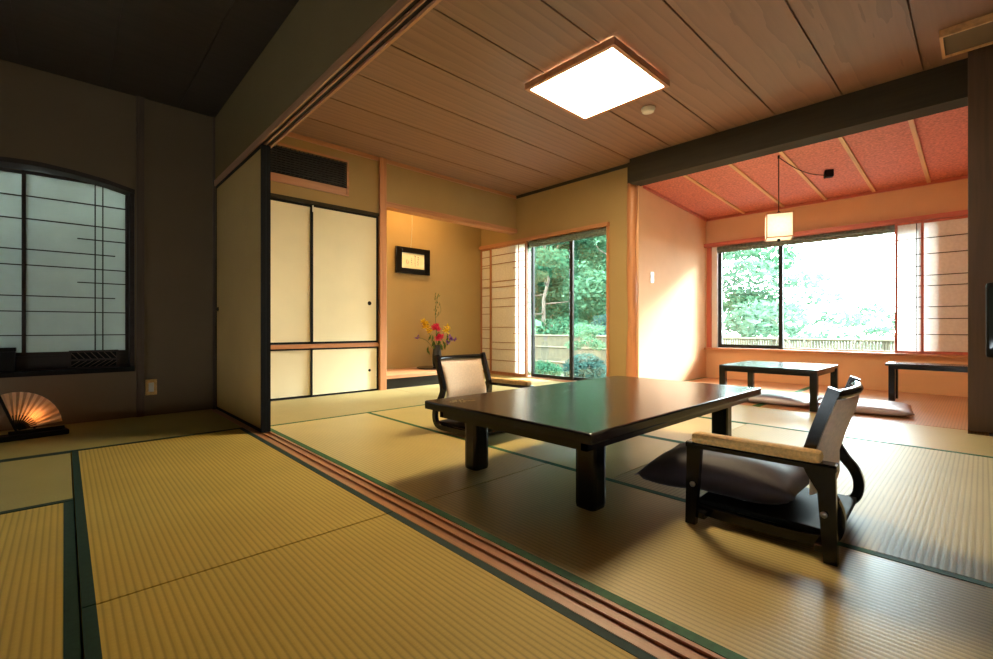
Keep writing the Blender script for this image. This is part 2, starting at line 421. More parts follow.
w = thing('window_2', None, None, (SX + .08, 1.4, SZ0)); w['kind'] = 'structure'
sash('sash', w, SX + .06, 1.64, 2.385, SZ0 + .005, SZ1, .045)
sash('sash', w, SX + .10, .31, 1.67, SZ0 + .003, SZ1, .018, .02, M['white'])
MB().box(SX + .02, SX + .1, 2.39, SW1, SZ0, SZ1).build('frame', M['white'], w)
MB().box(SX + .030, SX + .045, 1.64, 1.665, 1.30, 1.36, .003).build('latch', M['black'], w)
rel(w, 0)

def blind(y0, y1, x, z, label):
    mb = MB()
    for k in range(7):
        a = k * PI / 3
        r = .028 if k < 6 else 0
        pts = [(x + r * math.cos(a), y0 + (y1 - y0) * t / 30, z + r * math.sin(a) + .004 * math.sin(t * 2.3 + k)) for t in range(31)]
        mb.tube(pts, .017, 6)
    o = mb.build('rolled_blind', M['blind']); rebase(o, (x, (y0 + y1) / 2, z)); return tag(o, label, 'blind')
blind(.42, 2.38, SX + .03, 1.672, 'grey green rolled reed blind at the top of the wide sunroom window')
blind(2.92, 4.09, WX + .025, 1.75, 'dark green rolled reed blind above the tall sliding glass door')
# deep eave outside
struct(MB().box(SX + .14, SX + .65, -1.5, 2.3, 1.98, 2.04).build('trim_eave', M['dark_wood']))

# ------------------------------------------------------------------ shoji
def shoji(name, x, y0, y1, z0, z1, lines, vbars, fm, pm, label, stile=.03, th=.03, axis='y', lat=.007, latm=None):
    """x = plane, y0..y1 the span; axis 'x' swaps the plane."""
    def B(mb, a, b, c, d, e, f):
        if axis == 'y': mb.box(a, b, c, d, e, f)
        else: mb.box(c, d, a, b, e, f)
    cx = (x, (y0 + y1) / 2, z0) if axis == 'y' else ((y0 + y1) / 2, x, z0)
    t = thing(name, label, 'paper screen', cx)
    mb = MB()
    B(mb, x - th / 2, x + th / 2, y0, y0 + stile, z0, z1); B(mb, x - th / 2, x + th / 2, y1 - stile, y1, z0, z1)
    B(mb, x - th / 2, x + th / 2, y0 + stile, y1 - stile, z0, z0 + stile * 1.3); B(mb, x - th / 2, x + th / 2, y0 + stile, y1 - stile, z1 - stile, z1)
    mb.build('frame', fm, t)
    mb = MB(); B(mb, x + .004, x + .007, y0 + stile, y1 - stile, z0 + stile, z1 - stile); mb.build('paper', pm, t)
    mb = MB()
    for z, a, b in lines: B(mb, x - th * .4, x + .0035, max(y0 + stile, y0 + (y1 - y0) * a), min(y1 - stile, y0 + (y1 - y0) * b), z - lat / 2, z + lat / 2)
    for v in vbars: B(mb, x - th * .37, x + .0035, v - lat / 2, v + lat / 2, z0 + stile, z1 - stile)
    mb.build('lattice', latm or fm, t)
    for c in t.children: c.location = -Vector(cx)
    return t
zs = [1.66, 1.61, 1.46, 1.33, 1.215, 1.105, .99, .90, .765, .645, .52, .415, .30, .165]
full = [(1.665, 0, 1), (1.545, 0, 1), (1.22, 0, 1), (.945, 0, 1), (.66, 0, 1), (.355, 0, 1), (.20, 0, 1)]
part = [(1.46, 0, .35), (1.30, .12, 1), (1.185, 0, .3), (1.06, .15, 1), (.80, 0, .32), (.575, 0, .34), (.45, .2, 1)]
shoji('shoji_screen', WX - .034, 4.10, 4.81, .01, 1.79, full + part, (4.25,), M['lattice'], M['paper'],
      'paper lattice screen beside the tall glass door, lit white at its edge', .026)
shoji('shoji_screen', WX - .012, 4.34, 5.04, .01, 1.79, full + [(z + .05, .6, 1) for z, a, b in part], (), M['lattice'], M['paper'],
      'paper lattice screen in the corner of the alcove, mostly behind another', .026, .012)
zl = [(1.536, 0, 1), (1.379, 0, 1), (1.168, 0, 1), (1.065, 0, 1), (.858, 0, 1), (.741, 0, 1), (.586, 0, 1)]
shoji('shoji_screen', SX - .022, -.03, .43, SZ0 + .004, SZ1 - .012, zl, (), M['red_wood'], M['paper_w'],
      'pink-lit paper lattice screen against the pillar side of the sunroom window', .022, .02, latm=M['dark_wood'])
shoji('shoji_screen', SX - .050, .398, .615, SZ0 + .004, SZ1 - .012, [(z, 0, .92) for z, a, b in zl] + [(1.26, 0, 1), (.955, 0, 1)], (.452,), M['red_wood'], M['paper_w'],
      'bright white paper screen with red frame beside the wide sunroom glass', .02, .02, latm=M['dark_wood'])

# side room window: two shoji in an arched recess
YW = 4.385
zz = [1.533, 1.381, 1.072, .762, .600]
l1 = [(z, 0, 1) for z in zz] + [(1.282, .49, 1), (1.177, 0, .86), (.973, .49, 1), (.866, 0, .86)]
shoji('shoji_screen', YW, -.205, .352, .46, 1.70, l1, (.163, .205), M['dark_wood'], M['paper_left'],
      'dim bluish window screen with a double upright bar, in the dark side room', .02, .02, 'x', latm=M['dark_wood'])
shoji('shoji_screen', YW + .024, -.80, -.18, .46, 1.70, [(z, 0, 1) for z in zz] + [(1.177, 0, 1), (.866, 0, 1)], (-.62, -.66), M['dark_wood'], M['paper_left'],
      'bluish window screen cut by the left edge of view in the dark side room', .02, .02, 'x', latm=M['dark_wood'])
w = thing('window_3', None, None, (-.26, YW + .06, .4)); w['kind'] = 'structure'
mb = MB()
mb.box(.35, WX1, YL + .02, YW + .05, .37, 1.75); mb.box(WX0, WX1, YW - .02, YW + .05, .37, .462)
mb.box(WX0, WX0 + .03, YL + .02, YW + .05, .37, 1.75)
bot = [(x, y, z - .03) for x, y, z in top]
mb.prism(bot + top[::-1], (0, .16, 0))
mb.build('window_frame', M['dark_wood'], w)
MB().box(WX0, WX1, YW + .045, YW + .051, .4, 1.75).build('pane', M['glass'], w)
MB().box(WX0, WX1, YL - .012, YW - .02, .335, .368, .003).build('window_sill', M['black'], w)
for c in w.children: c.location = -Vector(w.location)
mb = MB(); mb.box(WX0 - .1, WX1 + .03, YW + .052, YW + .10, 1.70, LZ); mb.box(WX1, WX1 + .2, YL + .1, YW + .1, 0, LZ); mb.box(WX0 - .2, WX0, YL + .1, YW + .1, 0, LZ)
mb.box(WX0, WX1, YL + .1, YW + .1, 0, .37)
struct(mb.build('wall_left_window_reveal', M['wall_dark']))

# ------------------------------------------------------------------ tatami
def mat_tat(x0, x1, y0, y1, along, m, label, sides=(1, 1), bw=.036, gm=None, z=0):
    """along 'x' or 'y': long direction; cloth borders on the two long sides."""
    g = .0015
    c = ((x0 + x1) / 2, (y0 + y1) / 2, z - .05)
    t = thing('tatami_mat', label, 'tatami mat', c, 0, 'tatami mats')
    MB().box(x0 + g, x1 - g, y0 + g, y1 - g, z - .05, z, .002).build('rush_surface', m, t)
    gm = gm or M['green']
    if along == 'x':
        if sides[0]: MB().box(x0 + g, x1 - g, y0 + g, y0 + bw, z - .002, z + .0012).build('cloth_border', gm, t)
        if sides[1]: MB().box(x0 + g, x1 - g, y1 - bw, y1 - g, z - .002, z + .0012).build('cloth_border', gm, t)
    else:
        if sides[0]: MB().box(x0 + g, x0 + bw, y0 + g, y1 - g, z - .002, z + .0012).build('cloth_border', gm, t)
        if sides[1]: MB().box(x1 - bw, x1 - g, y0 + g, y1 - g, z - .002, z + .0012).build('cloth_border', gm, t)
    for ch in t.children: ch.location = -Vector(c)
    return t
TL = XT - .051; TR = XT + .047
GD = M['green_dark']
mat_tat(-.90, TL, 3.29, YL - .003, 'x', M['tat_leftx'], 'shaded tatami mat along the wall below the dark side room window', (1, 0), .03, GD)
mat_tat(.028, TL, 1.432, 3.287, 'y', M['tat_left'], 'golden tatami mat in the side room whose far end meets the shaded wall mat', (1, 1), .027, GD)
mat_tat(.028, TL, -.42, 1.430, 'y', M['tat_left'], 'golden tatami mat nearest the viewer, between the dark green seam and the sliding track', (1, 1), .027, GD)
mat_tat(-1.80, .026, 2.352, 3.287, 'x', M['tat_leftx'], 'tatami mat at the left edge whose borders run along its far and near sides', (1, 1), .03, GD)
mat_tat(-.88, .026, .50, 2.350, 'y', M['tat_left'], 'tatami mat in the lower left corner beside the broad dark green seam', (1, 1), .027, GD)
mat_tat(-.88, .026, -1.36, .498, 'y', M['tat_left'], 'tatami mat of the side room close behind the viewer', (1, 1), .027, GD)
mat_tat(-1.80, -.882, .50, 2.350, 'y', M['tat_left'], 'tatami mat of the side room beyond the left edge of view', (1, 1), .027, GD)
struct(MB().box(XN, -.90, 3.29, YL, -.05, 0).build('floor_side_boards', M['tat_leftx']))
# main room
mat_tat(TR, 1.715, 1.44, 3.235, 'y', M['tat_y'], 'pale tatami mat along the sliding track, in front of the closet doors', (1, 1), .03)
mat_tat(TR, 1.715, -.40, 1.438, 'y', M['tat_y'], 'tatami mat along the sliding track in front of the near chair', (1, 1), .03)
mat_tat(TR, 2.55, 3.237, YB - .004, 'x', M['tat_x'], 'tatami mat lying directly in front of the closet doors', (1, 0), .02)
mat_tat(2.552, WX - .05, 3.237, YB - .004, 'x', M['tat_x'], 'tatami mat in front of the alcove and the tall glass door', (1, 0), .02)
mat_tat(1.717, 3.38, -.30, .62, 'x', M['tat_x'], 'broadly ribbed tatami mat at the right edge behind the near chair', (1, 0), .024)
mat_tat(1.717, 3.38, .622, 1.10, 'x', M['tat_x'], 'tatami mat beneath the near half of the big black table', (0, 0), .024)
mat_tat(1.717, 2.55, 1.102, 3.235, 'y', M['tat_y'], 'tatami mat beneath the far chair and the far side of the table', (0, 1), .024)
mat_tat(2.552, 3.38, 1.102, 3.235, 'y', M['tat_y'], 'tatami mat behind the table, towards the tall glass door', (1, 1), .024)
mat_tat(3.382, 4.05, -.045, 3.235, 'y', M['tat_gloss'], 'glossy pale tatami mat lying along the step to the sunroom', (1, 0), .024)
struct(MB().box(4.05, WX - .045, SY + .1, 3.235, -.05, -.001).build('floor_window_board', M['tat_gloss']))
struct(MB().box(3.382, 4.3, YN, -.047, -.05, -.001).build('floor_near_boards', M['tat_x']))
struct(MB().box(TR, 3.38, YN, -.402, -.05, -.001).build('floor_near_boards', M['tat_x']))
# sunroom mats (ribs along X)
mat_tat(4.19, SX - .003, 1.30, SY - .003, 'x', M['tat_sun'], 'sunroom tatami mat under the low side table, washed white by window light', (1, 1), .024)
mat_tat(4.19, SX - .003, -.028, 1.298, 'x', M['tat_sun'], 'reddish ribbed sunroom tatami mat under the black bench', (1, 1), .030)

# ------------------------------------------------------------------ sliding panels
def fusuma(x, y0, y1, z0, z1, th, label, paper, axis='y', handle=None, hz=None, name='sliding_door', rim=.018, hr=.022):
    cx = (x, (y0 + y1) / 2, z0) if axis == 'y' else ((y0 + y1) / 2, x, z0)
    def B(mb, a, b, c, d, e, f, bv=0):
        if axis == 'y': mb.box(a, b, c, d, e, f, bv)
        else: mb.box(c, d, a, b, e, f, bv)
    t = thing(name, label, 'sliding door', cx)
    mb = MB(); B(mb, x - th / 2 + .003, x + th / 2 - .003, y0 + rim * .5, y1 - rim * .5, z0 + rim * .5, z1 - rim * .5); mb.build('paper_panel', paper, t)
    mb = MB()
    B(mb, x - th / 2, x + th / 2, y0, y0 + rim, z0, z1); B(mb, x - th / 2, x + th / 2, y1 - rim, y1, z0, z1)
    B(mb, x - th / 2, x + th / 2, y0 + rim, y1 - rim, z0, z0 + rim); B(mb, x - th / 2, x + th / 2, y0 + rim, y1 - rim, z1 - rim, z1)
    mb.build('frame', M['black'], t)
    if handle is not None:
        mb = MB(); s = -1
        r = bmesh.ops.create_cone(mb.bm, cap_ends=True, segments=20, radius1=hr, radius2=hr * .85, depth=.006)
        rot = Matrix.Rotation(-PI / 2, 4, 'Y') if axis == 'y' else Matrix.Rotation(PI / 2, 4, 'X')
        pos = (x - th / 2 + .001, handle, hz) if axis == 'y' else (handle, x - th / 2 + .001, hz)
        bmesh.ops.transform(mb.bm, matrix=Matrix.Translation(pos) @ rot, verts=r['verts'])
        mb.build('finger_pull', M['black'], t)
    for c in t.children: c.location = -Vector(cx)
    return t
fusuma(XP - .0135, 3.06, 4.235, .002, 1.788, .026, 'ochre papered sliding panel facing the dark side room, handle near the corner', M['fusuma_l'], 'y', 4.17, .80, rim=.02, hr=.018)
fusuma(XP + .0135, 3.06, 4.235, .002, 1.788, .026, 'sliding panel parked behind the ochre one, seen only as a black edge', M['fusuma_l'], rim=.02)
cl = YB + .012
fusuma(cl, 1.69, 2.385, .500, 1.812, .020, 'tall cream closet door with round black pull beside the alcove post', M['fusuma'], 'x', 2.29, .905, rim=.02)
fusuma(cl + .022, .96, 1.72, .500, 1.812, .020, 'tall cream closet door at the left, partly behind its neighbour', M['fusuma'], 'x', rim=.02)
fusuma(cl, 1.69, 2.385, .003, .458, .020, 'low cream closet door with small black pull beside the alcove post', M['fusuma'], 'x', 2.29, .215, rim=.015, hr=.015)
fusuma(cl + .022, .96, 1.72, .003, .458, .020, 'low cream closet door at the left under the rail', M['fusuma'], 'x', rim=.015)
o = MB().box(1.700, 1.712, YB - .004, YB + .001, 1.745, 1.805).build('white_tab', M['white']); rebase(o, (1.706, YB, 1.745))
tag(o, 'small white strip stuck at the top where the tall closet doors overlap', 'tag')

# air-conditioner grille over the closet
t = thing('air_conditioner_grille', 'dark slatted air conditioner grille with orange wooden lower strip above the closet', 'air conditioner', (1.5, YB, 1.955))
mb = MB()
mb.box(.97, 2.055, YB - .012, YB + .01, 1.957, 1.972); mb.box(.97, 2.055, YB - .012, YB + .01, 2.29, 2.31); mb.box(2.04, 2.058, YB - .012, YB + .01, 1.957, 2.31); mb.box(.95, .97, YB - .012, YB + .01, 1.957, 2.31)
mb.build('frame', M['wood_x'], t)
MB().box(.97, 2.04, YB + .06, YB + .07, 1.972, 2.29).build('backing', M['black'], t)
MB().box(.97, 2.04, YB + .002, YB + .014, 1.972, 2.035).build('lower_panel', M['wood_x'], t)
mb = MB()
for k in range(11): mb.box(.97, 2.04, YB, YB + .03, 2.045 + k * .0225, 2.051 + k * .0225)
for k in range(27): mb.box(.985 + k * .04, .989 + k * .04, YB + .008, YB + .02, 2.04, 2.29)
mb.build('slats', M['grille'], t)
MB().box(.97, 2.04, YB - .004, YB + .03, 2.035, 2.045).build('rail', M['black'], t)
for c in t.children: c.location = -Vector(t.location)

# ------------------------------------------------------------------ alcove
t = thing('alcove_platform', 'raised wooden alcove platform with a black lacquered front', 'platform', (3.05, 4.7, 0))
MB().box(2.466, 3.62, YB + .03, 5.048, .0, .105).build('front_rail', M['lacquer'], t)
MB().box(2.466, 3.62, YB + .022, 5.048, .105, .14, .003).build('board', M['wood_x'], t)
for c in t.children: c.location = -Vector(t.location)
struct(MB().box(3.622, WX - .05, YB, 5.05, -.05, 0).build('floor_alcove', M['tat_x']))
t = thing('display_tray', 'thin round black display board under the flower vase', 'tray', (3.40, 4.76, .141))
mb = MB().lathe([(.20, 0), (.215, .006), (.215, .014), (.205, .018)], 32); mb.build('board', M['lacquer'], t)
t = thing('flower_vase', 'slender black vase standing in the alcove, holding the arrangement', 'vase', (3.46, 4.777, .16))
MB().lathe([(.045, 0), (.052, .01), (.058, .06), (.060, .14), (.052, .21), (.040, .25), (.043, .272), (.036, .272), (.034, .24)], 24).build('body', M['vase'], t, True)
# flowers: one arrangement with stems, blooms, leaves
t = thing('flower_arrangement', 'tall arrangement of yellow, pink and violet flowers in the alcove vase', 'flowers', (3.46, 4.777, .40))
dr = Vector((.7276, -.686, 0)); rnd = random.Random(3)
def stem(pts, r=.003): MB().tube([(p[0] * dr.x + p[2] * .3, p[0] * dr.y + p[2], p[1]) for p in catmull(pts, 4)], r, 5).build('stem', M['stem'], t)
def P3(l, z, d=0): return Vector((l * dr.x + d * .3, l * dr.y + d, z))
def blossom(l, z, m, size=.035, n=12, d=0):
    mb = MB(); c = P3(l, z, d)
    for k in range(n):
        a = rnd.uniform(0, 2 * PI); e = rnd.uniform(-.6, 1.2)
        dv = Vector((math.cos(a) * math.cos(e), math.sin(a) * math.cos(e), math.sin(e))); sd = dv.cross(Vector((0, 0, 1))).normalized() * size * .3
        up = dv.cross(sd).normalized() * size * .12
        q = [c, c + dv * size * .5 + sd + up, c + dv * size, c + dv * size * .5 - sd + up]
        mb.quad(*q)
    mb.build('bloom', m, t)
stem([(0, -.1, 0), (-.01, .2, 0), (-.02, .45, 0), (.01, .66, 0)])
stem([(0, -.1, 0), (-.08, .12, 0), (-.13, .30, 0)]); stem([(0, -.1, 0), (.07, .12, .02), (.12, .26, .02)])
stem([(0, -.1, 0), (-.02, .1, -.03), (-.01, .26, -.03)]); stem([(0, -.1, 0), (-.12, .08, 0), (-.25, .13, 0)]); stem([(0, -.1, 0), (.10, .05, 0), (.22, .10, 0)])
stem([(-.02, .38, 0), (.05, .46, 0), (.03, .58, 0)], .002)
for l, z in ((-.14, .30), (-.12, .25), (-.155, .27), (-.10, .21), (-.165, .33)): blossom(l, z, M['yellow'], .055, 16)
for l, z in ((.12, .27), (.10, .22), (.13, .20), (.14, .24)): blossom(l, z, M['yellow'], .05, 14)
for l, z in ((-.02, .27), (.0, .23), (-.04, .25), (.02, .13), (.0, .11), (.04, .14)): blossom(l, z, M['pink'], .058, 20, -.03)
for l, z in ((.18, .10), (.14, .06), (.22, .10), (.17, .14), (-.25, .13)): blossom(l, z, M['violet'], .045, 12)
mb = MB()
for k in range(44):
    u = rnd.random()
    if k < 22: l, z, dd = rnd.uniform(-.03, .03), rnd.uniform(.40, .68), rnd.uniform(-.01, .01); sz = .035
    else: l, z, dd = rnd.uniform(-.14, .14), rnd.uniform(-.10, .12), rnd.uniform(-.04, .04); sz = .10
    a = rnd.uniform(0, 2 * PI); c = P3(l, z, dd); dv = Vector((math.cos(a) * .5, math.sin(a) * .5, .9)).normalized(); sd = dv.cross(Vector((dr.y, -dr.x, 0))).normalized() * sz * .13
    mb.quad(c, c + dv * sz * .5 + sd, c + dv * sz, c + dv * sz * .5 - sd)
mb.build('leaves', M['leafy'], t)

# hanging framed calligraphy
t = thing('hanging_picture', 'small black framed calligraphy hanging by a cord on the alcove wall', 'picture', (3.26, 5.045, 1.34))
mb = MB(); x0, x1, y, z0, z1 = -.255, .255, -.02, 0, .335; b = .085
mb.box(x0, x0 + b, y - .02, y + .005, z0, z1, .004); mb.box(x1 - b, x1, y - .02, y + .005, z0, z1, .004); mb.box(x0 + b, x1 - b, y - .02, y + .005, z0, z0 + .07, .004); mb.box(x0 + b, x1 - b, y - .02, y + .005, z1 - .07, z1, .004)
mb.build('frame', M['lacquer'], t)
MB().box(x0 + .06, x1 - .06, y - .006, y + .002, .05, .285).build('card', M['card'], t)
mb = MB()
def stroke(pts, r): mb.tube([(a, y - .0075, c) for a, c in pts], r, 5)
rs = random.Random(8)
for cx_, z0_, k_ in ((.075, .225, 5), (.03, .235, 6), (-.02, .20, 4)):
    mb = MB()
    for q in range(k_):
        zc_ = z0_ - q * .024; a_ = rs.uniform(-.011, .0); b_ = rs.uniform(.002, .012)
        stroke([(cx_ + a_, zc_ + rs.uniform(-.004, .006)), (cx_ + (a_ + b_) / 2, zc_ - .003), (cx_ + b_, zc_ + rs.uniform(-.012, .002))], rs.uniform(.0016, .003))
        stroke([(cx_ + rs.uniform(-.004, .004), zc_ + .007), (cx_ + rs.uniform(-.005, .005), zc_ - .012)], .002)
    mb.build('brush_writing', M['ink'], t)
mb = MB(); stroke([(-.09, .18), (-.10, .15), (-.085, .12)], .003); stroke([(-.075, .17), (-.07, .13)], .003); mb.build('red_strokes', M['red_ink'], t)
MB().tube([(-.02, -.005, .33), (.0, -.003, .6), (.0, -.003, .97)], .0022, 5).build('cord', M['white'], t)

# ------------------------------------------------------------------ big table
t = thing('low_dining_table', 'large black lacquered low table in the middle of the main room', 'table', (1.99, 1.2875, .0013))
hx, hy = .80, .4525
mb = MB(); mb.box(-hx, hx, -hy, hy, .282, .32, .007); mb.build('tabletop', M['lacquer_top'], t, False)
mb = MB(); ix, iy = hx - .05, hy - .05
mb.box(-ix, ix, -iy, -iy + .025, .245, .283); mb.box(-ix, ix, iy - .025, iy, .245, .283); mb.box(-ix, -ix + .025, -iy, iy, .245, .283); mb.box(ix - .025, ix, -iy, iy, .245, .283)
mb.build('apron', M['lacquer'], t)
for sx in (-1, 1):
    for sy in (-1, 1):
        MB().box(sx * .605 - .042, sx * .605 + .042, sy * .315 - .042, sy * .315 + .042, 0, .283, .018).build('leg', M['lacquer'], t)
mb = MB()
for k, (x, y, r) in enumerate(((-.70, .34, .016), (-.665, .315, .012), (-.70, .30, .010), (-.735, .33, .010), (-.67, .35, .010), (-.64, .30, .008))):
    for j in range(5):
        a = j * 2 * PI / 5 + k
        c = (x + math.cos(a) * r, y + math.sin(a) * r)
        mb.prism([(c[0] + math.cos(u * PI / 3) * r * .42, c[1] + math.sin(u * PI / 3) * r * .42, .3199) for u in range(6)], (0, 0, .0006))
o = mb.build('gold_flower_inlay', M['gold'], t)

# ------------------------------------------------------------------ floor chairs
def pillow(w, d, h, nx=20, ny=20, droop=None, sag=.0, pinch=.06):
    bm = bmesh.new(); top = []; bot = []
    for i in range(nx + 1):
        ra, rb = [], []
        for j in range(ny + 1):
            u, v = 2 * i / nx - 1, 2 * j / ny - 1
            e = (1 - abs(u) ** 3.2) ** .5 * (1 - abs(v) ** 3.2) ** .5
            ku = 1 - pinch * (1 - v * v) * 1.0; kv = 1 - pinch * (1 - u * u)
            x, y = u * w / 2 * (1 - pinch + pinch * v * v), v * d / 2 * (1 - pinch + pinch * u * u)
            z = h / 2; dz = droop(x, y) if droop else 0
            wr = .003 * math.sin(7 * u + 3 * v) * e
            ra.append(bm.verts.new((x, y, z + h / 2 * e + dz + wr))); 
            rb.append(ra[-1] if (i in (0, nx) or j in (0, ny)) else bm.verts.new((x, y, z - h / 2 * min(1, e * 1.25) + dz)))
        top.append(ra); bot.append(rb)
    for i in range(nx):
        for j in range(ny):
            bm.faces.new((top[i][j], top[i + 1][j], top[i + 1][j + 1], top[i][j + 1]))
            bm.faces.new((bot[i][j], bot[i][j + 1], bot[i + 1][j + 1], bot[i + 1][j]))
    m = MB(); m.bm.free(); m.bm = bm; return m

def make_chair():
    t = thing('legless_floor_chair', '', 'chair', (0, 0, 0), 0, 'floor chairs at the low table')
    prof = catmull([(-.185, .477), (-.158, .40), (-.133, .32), (-.122, .26), (-.150, .20), (-.182, .155), (-.195, .11), (-.186, .062), (-.15, .038), (-.05, .032), (.10, .032), (.205, .036)], 5)
    for s in (-1, 1):
        MB().strip(prof, s * .208 - .013, s * .208 + .013, .030).build('bent_side_frame', M['lacquer'], t, False)
    # top rail, curved backwards
    n = 14
    rail = [(-.208 + .416 * k / n, -.181 - .030 * math.sin(PI * k / n), .457) for k in range(n + 1)]
    mb = MB(); mb.tube(rail, .0145, 8); mb.build('top_rail', M['lacquer'], t, True)
    # upholstered back pad
    bm = bmesh.new(); R = 16; V = 12; F = []; Bk = []
    for i in range(R + 1):
        a, b = [], []
        for j in range(V + 1):
            u = 2 * i / R - 1; v = j / V; z = .155 + v * .285
            hw = .190 - .014 * math.sin(PI * v)
            yb = -.122 - .052 * max(0, (z - .25)) / .2 - .032 * (1 - u * u) - .02 * (v - .3) ** 2
            edge = (1 - abs(u) ** 6) ** .5 * (1 - abs(2 * v - 1) ** 8) ** .5
            th = .013 * edge + .003
            a.append(bm.verts.new((u * hw, yb + th, z))); b.append(bm.verts.new((u * hw, yb - th * .6, z)))
        F.append(a); Bk.append(b)
    for i in range(R):
        for j in range(V):
            bm.faces.new((F[i][j], F[i + 1][j], F[i + 1][j + 1], F[i][j + 1])); bm.faces.new((Bk[i][j], Bk[i][j + 1], Bk[i + 1][j + 1], Bk[i + 1][j]))
    for i in range(R):
        bm.faces.new((F[i][0], Bk[i][0], Bk[i + 1][0], F[i + 1][0])); bm.faces.new((F[i][V], F[i + 1][V], Bk[i + 1][V], Bk[i][V]))
    for j in range(V):
        bm.faces.new((F[0][j], F[0][j + 1], Bk[0][j + 1], Bk[0][j])); bm.faces.new((F[R][j], Bk[R][j], Bk[R][j + 1], F[R][j + 1]))
    m = MB(); m.bm.free(); m.bm = bm; m.build('backrest', M['cloth'], t, True)
    # seat board
    MB().box(-.195, .195, -.19, .20, .046, .064, .004).build('seat', M['black'], t)
    for y in (.155, -.175): MB().box(-.262, .208, y, y + .03, .022, .040).build('cross_rail', M['lacquer'], t)
    for s in (-1,):
        for y, lean in ((-.172, -.012), (.185, .012)):
            mb = MB(); x = s * .262
            mb.prism([(x - .012, y - .016 + lean, 0), (x - .012, y + .016 + lean, 0), (x - .012, y + .023, .262), (x - .012, y - .023, .262)], (.024, 0, 0))
            l = mb.build('leg', M['lacquer'], t)
            mb = MB(); r = bmesh.ops.create_cone(mb.bm, cap_ends=True, segments=14, radius1=.009, radius2=.007, depth=.008)
            bmesh.ops.transform(mb.bm, matrix=Matrix.Translation((x + s * .014, y + .002, .135)) @ Matrix.Rotation(PI / 2, 4, 'Y'), verts=r['verts'])
            mb.build('bolt', M['metal'], l, True)
        x = s * .262
        a = MB().box(x - .026, x + .026, -.20, .208, .256, .276, .006).build('armrest', M['lacquer'], t)
        mb = MB(); ring = []
        mb.box(x - .029, x + .028, -.165, .190, .272, .306, .015); mb.build('arm_pad', M['cloth_arm'], a)
        # bracket linking arm and back frame
        MB().tube([(s * .208, -.122, .262), (s * .26, -.15, .266)], .011, 8).build('arm_bracket', M['lacquer'], t, True)
    return t
c1 = make_chair(); c1.location = (1.795, .482, 0); c1.rotation_euler = (0, 0, .04)
c1['label'] = 'black framed floor chair nearest the viewer, its back towards the right edge'
c2 = copy_tree(c1); c2.location = (1.925, 2.19, 0); c2.rotation_euler = (0, 0, PI + .08)
c2['label'] = 'black framed floor chair with pale pink back across the table, near the alcove'

def add_pillow(loc, w, d, h, m, label, rz=0, droop=None, tuft=True, pinch=.06):
    t = thing('floor_cushion', label, 'cushion', loc, rz)
    pillow(w, d, h, droop=droop, pinch=pinch).build('cushion_cover', m, t, True)
    return t
dp = lambda x, y: -max(0, y - .05) * max(0, .22 - x) * .55
add_pillow((1.80, .66, .066), .385, .54, .13, M['purple'], 'dark purple cushion on the near floor chair, one corner drooping under the table', droop=dp)
add_pillow((1.93, 2.08, .066), .38, .46, .09, M['purple'], 'dark cushion on the far floor chair, mostly hidden by the table')

# ------------------------------------------------------------------ sunroom furniture
def low_table(name, label, x0, x1, y0, y1, h, leg, th, cat, over=0.0):
    c = ((x0 + x1) / 2, (y0 + y1) / 2, .0013); t = thing(name, label, cat, c)
    hx, hy = (x1 - x0) / 2, (y1 - y0) / 2
    MB().box(-hx, hx, -hy, hy, h - th, h, .004).build('tabletop', M['lacquer_top'], t)
    ix, iy = hx - over, hy - over
    mb = MB(); mb.box(-ix + .01, ix - .01, -iy + .01, -iy + .03, h - th - .028, h - th + .001); mb.box(-ix + .01, ix - .01, iy - .03, iy - .01, h - th - .028, h - th + .001)
    mb.box(-ix + .01, -ix + .03, -iy + .03, iy - .03, h - th - .028, h - th + .001); mb.box(ix - .03, ix - .01, -iy + .03, iy - .03, h - th - .028, h - th + .001); mb.build('apron', M['lacquer'], t)
    for sx in (-1, 1):
        for sy in (-1, 1):
            a, b = sx * (ix - leg / 2), sy * (iy - leg / 2)
            MB().box(a - leg / 2, a + leg / 2, b - leg / 2, b + leg / 2, 0, h - th + .001, .004).build('leg', M['lacquer'], t)
    return t
low_table('low_side_table', 'small black low table in front of the wide sunroom window', 4.21, 4.97, .875, 1.60, .325, .05, .026, 'table')
low_table('low_bench', 'long narrow black bench below the screens at the sunroom window, beside the pillar', 5.33, 5.62, -.02, .60, .335, .045, .022, 'bench', .02)
add_pillow((4.59, 1.24, .0), .58, .58, .075, M['mauve'], 'flat floor cushion, mauve from painted window sheen, underneath the small sunroom table', pinch=.02)
add_pillow((4.60, .60, .0), .54, .48, .075, M['mauve'], 'flat floor cushion, mauve from painted window sheen, on the sunroom floor to the right of the small table', .12, pinch=.02)

# ------------------------------------------------------------------ lamps and ceiling fixtures
t = thing('ceiling_lamp', 'large rectangular glowing ceiling lamp with wooden rim over the table', 'ceiling lamp', (2.78, 1.90, 2.38))
hx, hy = .36, .37
mb = MB(); b = .028
mb.box(-hx, -hx + b, -hy, hy, -.012, .035); mb.box(hx - b, hx, -hy, hy, -.012, .035); mb.box(-hx + b, hx - b, -hy, -hy + b, -.012, .035); mb.box(-hx + b, hx - b, hy - b, hy, -.012, .035)
mb.build('wooden_rim', M['wood_x'], t)
MB().box(-hx + .05, hx - .05, -hy + .05, hy - .05, .0, .048).build('housing', M['white'], t)
MB().box(-hx + b, hx - b, -hy + b, hy - b, -.008, -.001).build('diffuser', M['lamp'], t)

